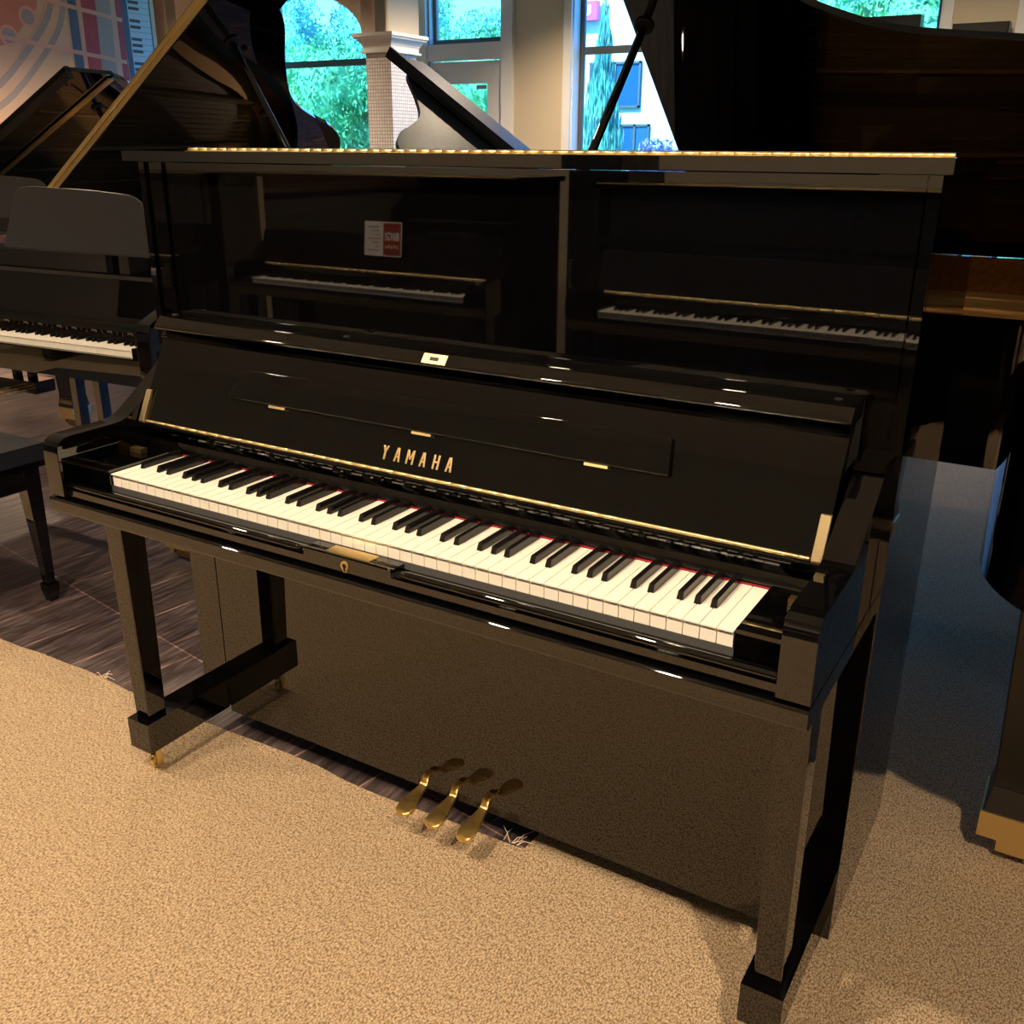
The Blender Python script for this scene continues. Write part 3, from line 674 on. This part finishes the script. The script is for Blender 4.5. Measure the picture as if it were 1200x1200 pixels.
        bc.build('ferrule', BRASS, lgo)
        bc = MB(); bc.lathe([(.016, -.036), (.0295, -.030), (.0295, .030), (.016, .036)], (u_, v_, .038), 'x', 20); bc.build('caster', OLDB, lgo)
    ly = MB(); ly.box(-.16, .16, .30, .36, .60, .664, .004); ly.box(-.075, -.045, .31, .35, .15, .60, .004); ly.box(.045, .075, .31, .35, .15, .60, .004); ly.box(-.15, .15, .27, .39, .085, .15, .005)
    lyo = ly.build('pedal_lyre', POL, g)
    for k in (-1, 0, 1): MB().box(k*.065-.013, k*.065+.013, .16, .28, .092, .100, .003).build('pedal', BRASS, lyo)
    return g
c4, s4 = math.cos(R(5)), math.sin(R(5))
grand('black grand piano left of the upright, tall raised lid edged in brass, YAMAHA on fallboard', (-1.56-.611*c4, .185-.611*s4), 5, 2.45, 36, 0, .75, 180, True, (18, 52), stick=(.68, 1.0, .62))
grand('black grand piano at the far left with a low-propped lid', (-3.95, 1.0), 4, 1.9, 26, 0, .64, 0, True, flapw=.27)
grand('black grand piano standing behind the upright with its huge lid raised on a prop', (-.62, 1.29), -90, 2.05, 39.5, 1, .47, None, True, rimkind=3, closed_front=True, stick=(.715, .24, .553), cover=True)
grand('black grand piano at the right edge, only its rounded tail and brass-shod leg showing', (2.72, .46), 90, 1.88, 18, 0, .62, 180, True, brass_tail=True, tail_leg=(-.31, 1.735))
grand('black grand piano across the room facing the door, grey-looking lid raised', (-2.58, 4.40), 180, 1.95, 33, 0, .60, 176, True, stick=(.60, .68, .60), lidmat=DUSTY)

# ================================================================ UPRIGHTS ACROSS THE AISLE (mirrored in the polish; rightmost one added)
def upright(label, x_, y_, rz, h_=1.21, frames=False, sat=False):
    u = thing('upright_piano', label, 'piano', (x_, y_, 0), rz)
    m = POL
    MB().box(-.742, .742, -.34, .0, .06, h_-.022, .004).build('case', m, u)
    l_ = MB().box(-.757, .757, -.375, .02, h_-.022, h_, .004).build('lid', m, u)
    MB().box(-.74, .74, -.378, -.374, h_-.006, h_-.001).build('lid_trim', OLDB, u)
    pn = MB(); pn.box(-.69, .69, -.349, -.34, .95, h_-.03, .002)
    if frames:
        for (a_, b2_) in ((-.66, -.30), (-.26, .26), (.30, .66)):
            pn.box(a_, b2_, -.353, -.349, .99, h_-.07, .002)
    pn.build('upper_panel', SAT if sat else m, u)
    MB().prism([(-.34, .66), (-.62, .66), (-.625, .70), (-.34, .70)], -.735, .735, 'x', .003).build('keybed', m, u)
    MB().box(-.69, .69, -.62, -.598, .70, .714, .002).build('key_slip', m, u)
    for s_ in (-1, 1):
        a_, b2_ = sorted((s_*.692, s_*.737)); MB().prism([(-.34, .70), (-.625, .70), (-.625, .78), (-.61, .80), (-.47, .815), (-.40, .88), (-.34, .90)], a_, b2_, 'x', .003).build('cheek', m, u)
        a_, b2_ = sorted((s_*.613, s_*.690)); MB().box(a_, b2_, -.595, -.44, .70, .742, .002).build('key_block', m, u)
        MB().box(s_*.69-.03, s_*.69+.03, -.58, -.52, .05, .66, .003).build('leg', m, u); MB().box(s_*.69-.035, s_*.69+.035, -.62, -.341, .02, .09, .004).build('toe_block', m, u)
    keyboard(u, -.592, .735, .611)
    MB().prism([(-.44, .745), (-.45, .79), (-.405, .945), (-.341, .945), (-.341, .745)], -.688, .688, 'x').build('fallboard', SAT if sat else m, u)
    hg_ = MB(); x0 = -.67
    while x0 < .65: hg_.tube([(x0, -.452, .79), (x0+.05, -.452, .79)], .006, 8); x0 += .053
    hg_.build('fallboard_hinge', BRASS, u)
    MB().box(-.65, .65, -.346, -.341, .08, .64, .002).build('lower_panel', m, u)
    for k in (-1, 0, 1): MB().box(k*.07-.012, k*.07+.012, -.46, -.341, .07, .08, .002).build('pedal', BRASS, u)
    return u
upright('low black upright piano with three framed front panels, mirrored right in the big upright', -.12, -3.0, R(180), 1.20, True, True)
upright('black upright piano with a red and white card on its fallboard, across the aisle', -1.98, -3.02, R(180), 1.21)
upright('black upright piano farthest left across the aisle', -3.80, -2.98, R(180), 1.20)
upright('black upright piano right of the framed-panel one, across the aisle', 1.62, -3.02, R(180), 1.21)  # added piano, masks the bare wall mirrored in the rear grand's rim
sc = thing('price_card', 'red and white BIG price card propped above the keys of an upright across the aisle', 'sign', (-1.90, -2.578, .862), R(180))
Mc = frame_matrix((0, 0, .075), (1, 0, 0), (0, .10, .995), (0, -.995, .10))
MB(Mc).box(-.105, .105, -.075, .075, 0, .003).build('card', CARD, sc)
MB(Mc).box(-.100, -.002, -.070, .070, .003, .0034).build('red_half', CRED, sc)
MB(Mc @ Matrix.Translation((-.051, .012, .0036))).mesh(fit_text('BIG!', .078, .036, .0003, .03, 1.0)).build('lettering', CARD, sc)
tx = MB(Mc)
for k in range(7): tx.box(.020, .085-.02*(k % 3), .050-.017*k, .053-.017*k, .003, .0035)
tx.build('small_print', INK, sc)
sq = MB(Mc)
for k in range(5): sq.box(-.088+.016*k, -.078+.016*k, -.042+.004*(k % 2), -.028+.004*(k % 2), .0034, .0037)
sq.build('script_line', PEACH, sc)

cbn = thing('added_cabinet', 'tall narrow black cabinet added to darken the gap between two uprights across the aisle', 'cabinet', (-1.065, -3.25, top), R(180))  # added cabinet, keeps the mirrored gap between the uprights dark
MB().box(-.145, .145, -.20, .20, .04, 1.42, .004).build('body', SAT, cbn); MB().box(-.138, .138, -.215, -.20, .06, 1.40, .003).build('door', SAT, cbn); MB().box(-.125, .125, -.18, .18, 0, .04).build('plinth', DARK, cbn)
MB().tube([(.11, -.215, .72), (.11, -.235, .72), (.11, -.235, .84), (.11, -.215, .84)], .005).build('handle', BRASS, cbn)
# ================================================================ BENCH AT THE LEFT
B = thing('piano_bench', 'black padded piano bench with tapered legs on the dark plank floor', 'bench', (-2.045, -.285, 0), 0)
MB().box(-.40, .40, -.185, .185, .455, .505, .012, 3).build('padded_seat', LEATHER, B)
MB().box(-.40, .40, -.185, .185, .437, .4545, .003).build('seat_edge', POL, B)
MB().box(-.375, .375, -.165, .165, .37, .437, .002).build('apron', POL, B)
for sx in (-1, 1):
    for sy in (-1, 1):
        lg = MB(); lg.frustum((sx*.360, sy*.150, .050), (.026, .026), (sx*.352, sy*.143, .437), (.052, .052), .002); lg.box(sx*.360-.019, sx*.360+.019, sy*.150-.019, sy*.150+.019, .034, .058, .003)
        lg.frustum((sx*.360, sy*.150, 0), (.026, .026), (sx*.360, sy*.150, .034), (.038, .038), .002); lg.build('leg', POL, B)

# ================================================================ MURAL ON THE LEFT WALL (flat print)
MX = -7.49
mu = thing('wall_mural', 'large photographic mural of a grand piano interior on the left wall', 'mural', (MX, 3.5, .82))
def mp2(pts_, m, nm, d_):
    # polygon given in (y, z) of the wall
    b3 = MB(); c_ = [(p[0]-3.5, p[1]-.82) for p in pts_]
    n0 = [b3.bm.verts.new((d_, p[0], p[1])) for p in c_]; n1 = [b3.bm.verts.new((d_+.0015, p[0], p[1])) for p in c_]; n_ = len(c_)
    for i in range(n_): b3.bm.faces.new((n0[i], n0[(i+1) % n_], n1[(i+1) % n_], n1[i]))
    f_ = b3.bm.faces.new(n1); b3.bm.normal_update()
    bmesh.ops.triangulate(b3.bm, faces=[f_])
    return b3.build(nm, m, mu, recalc=True)
def strip(pts_, w_):
    up_, dn = [], []
    for i, p in enumerate(pts_):
        a_ = Vector(pts_[max(i-1, 0)]); b2_ = Vector(pts_[min(i+1, len(pts_)-1)]); d_ = (b2_-a_).normalized(); n_ = Vector((-d_.y, d_.x))*w_/2
        up_.append(tuple(Vector(p)+n_)); dn.append(tuple(Vector(p)-n_))
    return up_+dn[::-1]
mp2([(1.4, .84), (5.52, .84), (5.52, 3.05), (1.4, 3.05)], PEACH, 'printed_sheet', 0.0)
MB().box(-.004, .02, -2.12, 2.04, -.02, .02, .003).build('lower_rail', wood('rail_wood', (.12, .04, .02), (.2, .08, .03)), mu)
mp2([(5.13, .84), (5.16, .84), (5.16, 3.05), (5.08, 3.05)], PBLU, 'print_case_edge', .002)
mp2([(5.16, .84), (5.42, .84), (5.42, 3.05), (5.16, 3.05)], PPAL, 'print_keyboard', .002)
kk = MB()
z = .90; i = 0
while z < 3.0:
    if i % 7 not in (2, 6): kk.box(.0036, .0046, 5.17-3.5, 5.29-3.5, z-.82, z+.026-.82)
    kk.box(.0036, .0040, 5.17-3.5, 5.42-3.5, z-.03-.82, z-.027-.82)
    z += .053; i += 1
kk.build('print_keys', PDRK, mu)
mp2([(5.41, .84), (5.425, .84), (5.425, 3.05), (5.41, 3.05)], PBLU, 'print_slip', .004)
mp2([(4.60, .84), (5.07, .84), (5.05, 3.05), (4.62, 3.05)], LSAL, 'print_plate', .002)
mp2([(4.64, .84), (4.86, .84), (4.86, 3.05), (4.66, 3.05)], PRED, 'print_felt', .004)
mp2(strip([(5.06, .84), (5.06, 3.05)], .07), PRED, 'print_felt', .004)
mp2(strip([(4.84, .9), (4.90, 3.05)], .16), PGRY, 'print_pins', .006)
mp2(strip([(4.55, .84), (4.56, 3.05)], .09), PBLU, 'print_beam', .006)
mp2([(1.4, 1.9), (2.6, 1.75), (3.3, 1.95), (3.9, 2.15), (4.20, 2.45), (4.35, 3.05), (1.4, 3.05)], SALM, 'print_plate', .002)
belt = spline([(2.6, 1.5), (3.3, 1.58), (3.70, 1.70), (4.13, 2.08), (4.40, 2.45), (4.50, 3.05)], 8)
mp2(strip(belt, .24), PEACH, 'print_bridge', .004)
mp2(strip([(p[0]-.055, p[1]+.05) for p in belt], .055), PGRY, 'print_pins', .006)
mp2(strip([(p[0]+.04, p[1]-.04) for p in belt], .05), PGRY, 'print_pins', .006)
for (y_, z_) in ((4.10, 2.37), (3.895, 2.205), (3.55, 2.05), (3.1, 1.98)):
    mp2([(y_+.085*math.cos(R(15*k)), z_+.085*math.sin(R(15*k))) for k in range(24)], LSAL, 'print_ring', .005)
    mp2([(y_+.060*math.cos(R(15*k)), z_+.060*math.sin(R(15*k))) for k in range(24)], PGRY, 'print_hole', .007)
for (p, q) in (((3.4, 2.62), (5.08, 2.44)), ((2.6, 2.30), (5.08, 2.08)), ((2.8, 1.9), (4.49, 1.20)), ((2.6, 1.0), (4.49, 1.38)), ((3.2, .95), (4.5, 1.32))):
    mp2(strip([p, q], .035), LSAL, 'print_strut', .0085)
mp2(strip([(1.5, .98), (4.6, 1.02)], .06), LSAL, 'print_strut', .0085)

# two dark boxes on the back wall between the windows
for (p, q, z0, z1, lb) in ((-1.02, -.555, 2.10, 2.245, 'black box speaker hanging high in front of the right-hand window'), (-.335, .03, 2.0, 2.17, 'black box speaker on the beige wall right of the window')):
    bx = thing('wall_speaker', lb, 'speaker', ((p+q)/2, YB-.10, z0))
    w_ = (q-p)/2
    MB().box(-w_, w_, -.06, .07, 0, z1-z0, .004).build('cabinet', SAT, bx); MB().box(-w_+.012, w_-.012, -.064, -.06, .012, z1-z0-.012, .001).build('grille', DARK, bx)

# ================================================================ OUTDOORS
struct(MB().box(-40, 30, YB+.3, 45, -.3, -.12).build('ground', LAWN))
def leaf_cloud(name, blobs, n_, size, m, parent, seed=1, droop=False):
    rnd = random.Random(seed); b3 = MB(); bm = b3.bm
    for (c_, r_) in blobs:
        cnt = int(n_*(r_[0]*r_[2])/sum(q[1][0]*q[1][2] for q in blobs))
        for _ in range(cnt):
            d_ = Vector((rnd.gauss(0, 1), rnd.gauss(0, 1), rnd.gauss(0, 1))).normalized(); k = .70+.34*rnd.random()
            p = Vector(c_)+Vector((d_.x*r_[0], d_.y*r_[1], d_.z*r_[2]))*k
            e = Euler((rnd.uniform(0, 6.3), rnd.uniform(0, 6.3), rnd.uniform(0, 6.3))).to_matrix(); s2 = size*rnd.uniform(.6, 1.3)
            a_ = e @ Vector((s2, 0, 0)); b2_ = e @ Vector((0, s2*.45, 0))
            if droop: a_ = Vector((rnd.uniform(-.2, .2), rnd.uniform(-.2, .2), -1.8))*s2; b2_ = Vector((rnd.uniform(-1, 1), rnd.uniform(-1, 1), 0))*s2*.25
            bm.faces.new([bm.verts.new(q) for q in (p-a_, p-a_*.2+b2_, p+a_, p-a_*.2-b2_)])
    return b3.build(name, m, parent)
TREES = [(-17.0, 14.6, 3.5, LEAF), (-13.1, 14.0, 3.3, LEAF), (-9.75, 14.2, 3.3, LEAF), (-6.2, 21.0, 2.2, LEAF), (-14.6, 18.6, 4.8, LEAFB), (-18.0, 18.4, 4.8, LEAFB), (-11.0, 18.2, 4.0, LEAFB), (-17.0, 22.5, 5.6, LEAF), (.9, 14.0, 3.6, LEAF), (-2.6, 14.3, 3.7, LEAF)]
names_ = ['green tree outside, farthest left in the front row', 'broad green tree filling the arched window', 'broad green tree seen through the transom over the door', 'small green tree low in front of the white building', 'tall blue-green tree behind the broad one beyond the arch', 'tall blue-green tree farthest left beyond the arch', 'tall blue-green tree behind the one beyond the glazed door', 'tall green tree in the very back row', 'bright green tree outside the window above the lid of the grand', 'bright green tree outside, left of the one above the raised lid']
for i, (x_, y_, h_, m) in enumerate(TREES):
    tr_ = thing('tree', names_[i], 'tree', (x_, y_, -.12))
    MB().tube([(0, 0, 0), (.05, 0, h_*.4), (0, 0, h_*.8)], [.14, .11, .05], 10).build('trunk', BARK, tr_)
    core = MB(); bl = [((0, 0, h_*.50), (1.5, 1.1, h_*.48)), ((.7, -.3, h_*.75), (.95, .8, h_*.30)), ((-.7, -.2, h_*.80), (.95, .8, h_*.28)), ((0, 0, h_*.30), (1.4, 1.0, h_*.28))]
    leaf_cloud('foliage', bl, 19000, .050, m, tr_, i)
    for c_, r_ in bl:
        prof_ = [(max(.001, .72*r_[0]*math.sin(R(k*20))), -.72*r_[2]*math.cos(R(k*20))) for k in range(10)]
        core.lathe(prof_, c_, 'z', 12)
    core.build('inner_foliage', m, tr_)
# conifer and purple shrub in front of the white building
cf = thing('weeping_conifer', 'tall narrow weeping conifer in front of the white building', 'tree', (-8.50, 17.4, -.12))
MB().tube([(0, 0, 0), (0, 0, 2.4), (.05, 0, 4.1)], [.10, .06, .015], 8).build('trunk', BARK, cf)
leaf_cloud('foliage', [((0, 0, .8+.42*k), (.62-.075*k, .5-.06*k, .42)) for k in range(8)], 3800, .075, LEAFB, cf, 44, True)
pb = thing('purple_shrub', 'purple-leaved shrub beside the weeping conifer outdoors', 'shrub', (-6.75, 16.2, -.12))
MB().tube([(0, 0, 0), (.05, 0, .9)], [.05, .03], 8).build('stem', BARK, pb)
leaf_cloud('foliage', [((0, 0, 1.0), (.55, .5, .65)), ((.4, .1, .7), (.5, .5, .5))], 2600, .06, LEAFP, pb, 9)
# white building across the road
bd = thing('white_building', 'white rendered building across the road with a pink sign', 'building', (-7, 24, -.12))
MB().box(-5.8, 9.5, 0, 5, 0, 6.5).build('facade', STUCCO, bd)
for (a_, b2_, z0, z1) in ((-5.12, -3.62, 2.52, 3.66), (-4.15, -3.3, 1.2, 2.12), (-1.0, 2.0, 2.0, 3.6)):
    wf = MB(); wf.box(a_, b2_, -.06, 0, z0, z1).build('window', SHADEW, bd)
    wf = MB(); wf.box(a_, b2_, -.1, -.06, z0, z0+.06); wf.box(a_, b2_, -.1, -.06, z1-.06, z1); wf.box(a_, a_+.05, -.1, -.06, z0, z1); wf.box(b2_-.05, b2_, -.1, -.06, z0, z1); wf.box((a_+b2_)/2-.03, (a_+b2_)/2+.03, -.1, -.06, z0, z1)
    wf.build('window_frame', ALU, bd)
    # things seen inside the far window
SIGN = (-12.5, 23.82, 4.78)
sg = thing('pink_sign', 'pink sign with white capital letters on the white building', 'sign', SIGN)
MB().box(-.85, .62, -.08, .1, -.23, .23, .06, 3).build('board', PINK, sg)
MB(frame_matrix((-.12, -.085, 0), (1, 0, 0), (0, 0, 1), (0, -1, 0))).mesh(fit_text('ICIU', 1.15, .28, .01, .03, 1.05)).build('lettering', CARD, sg)
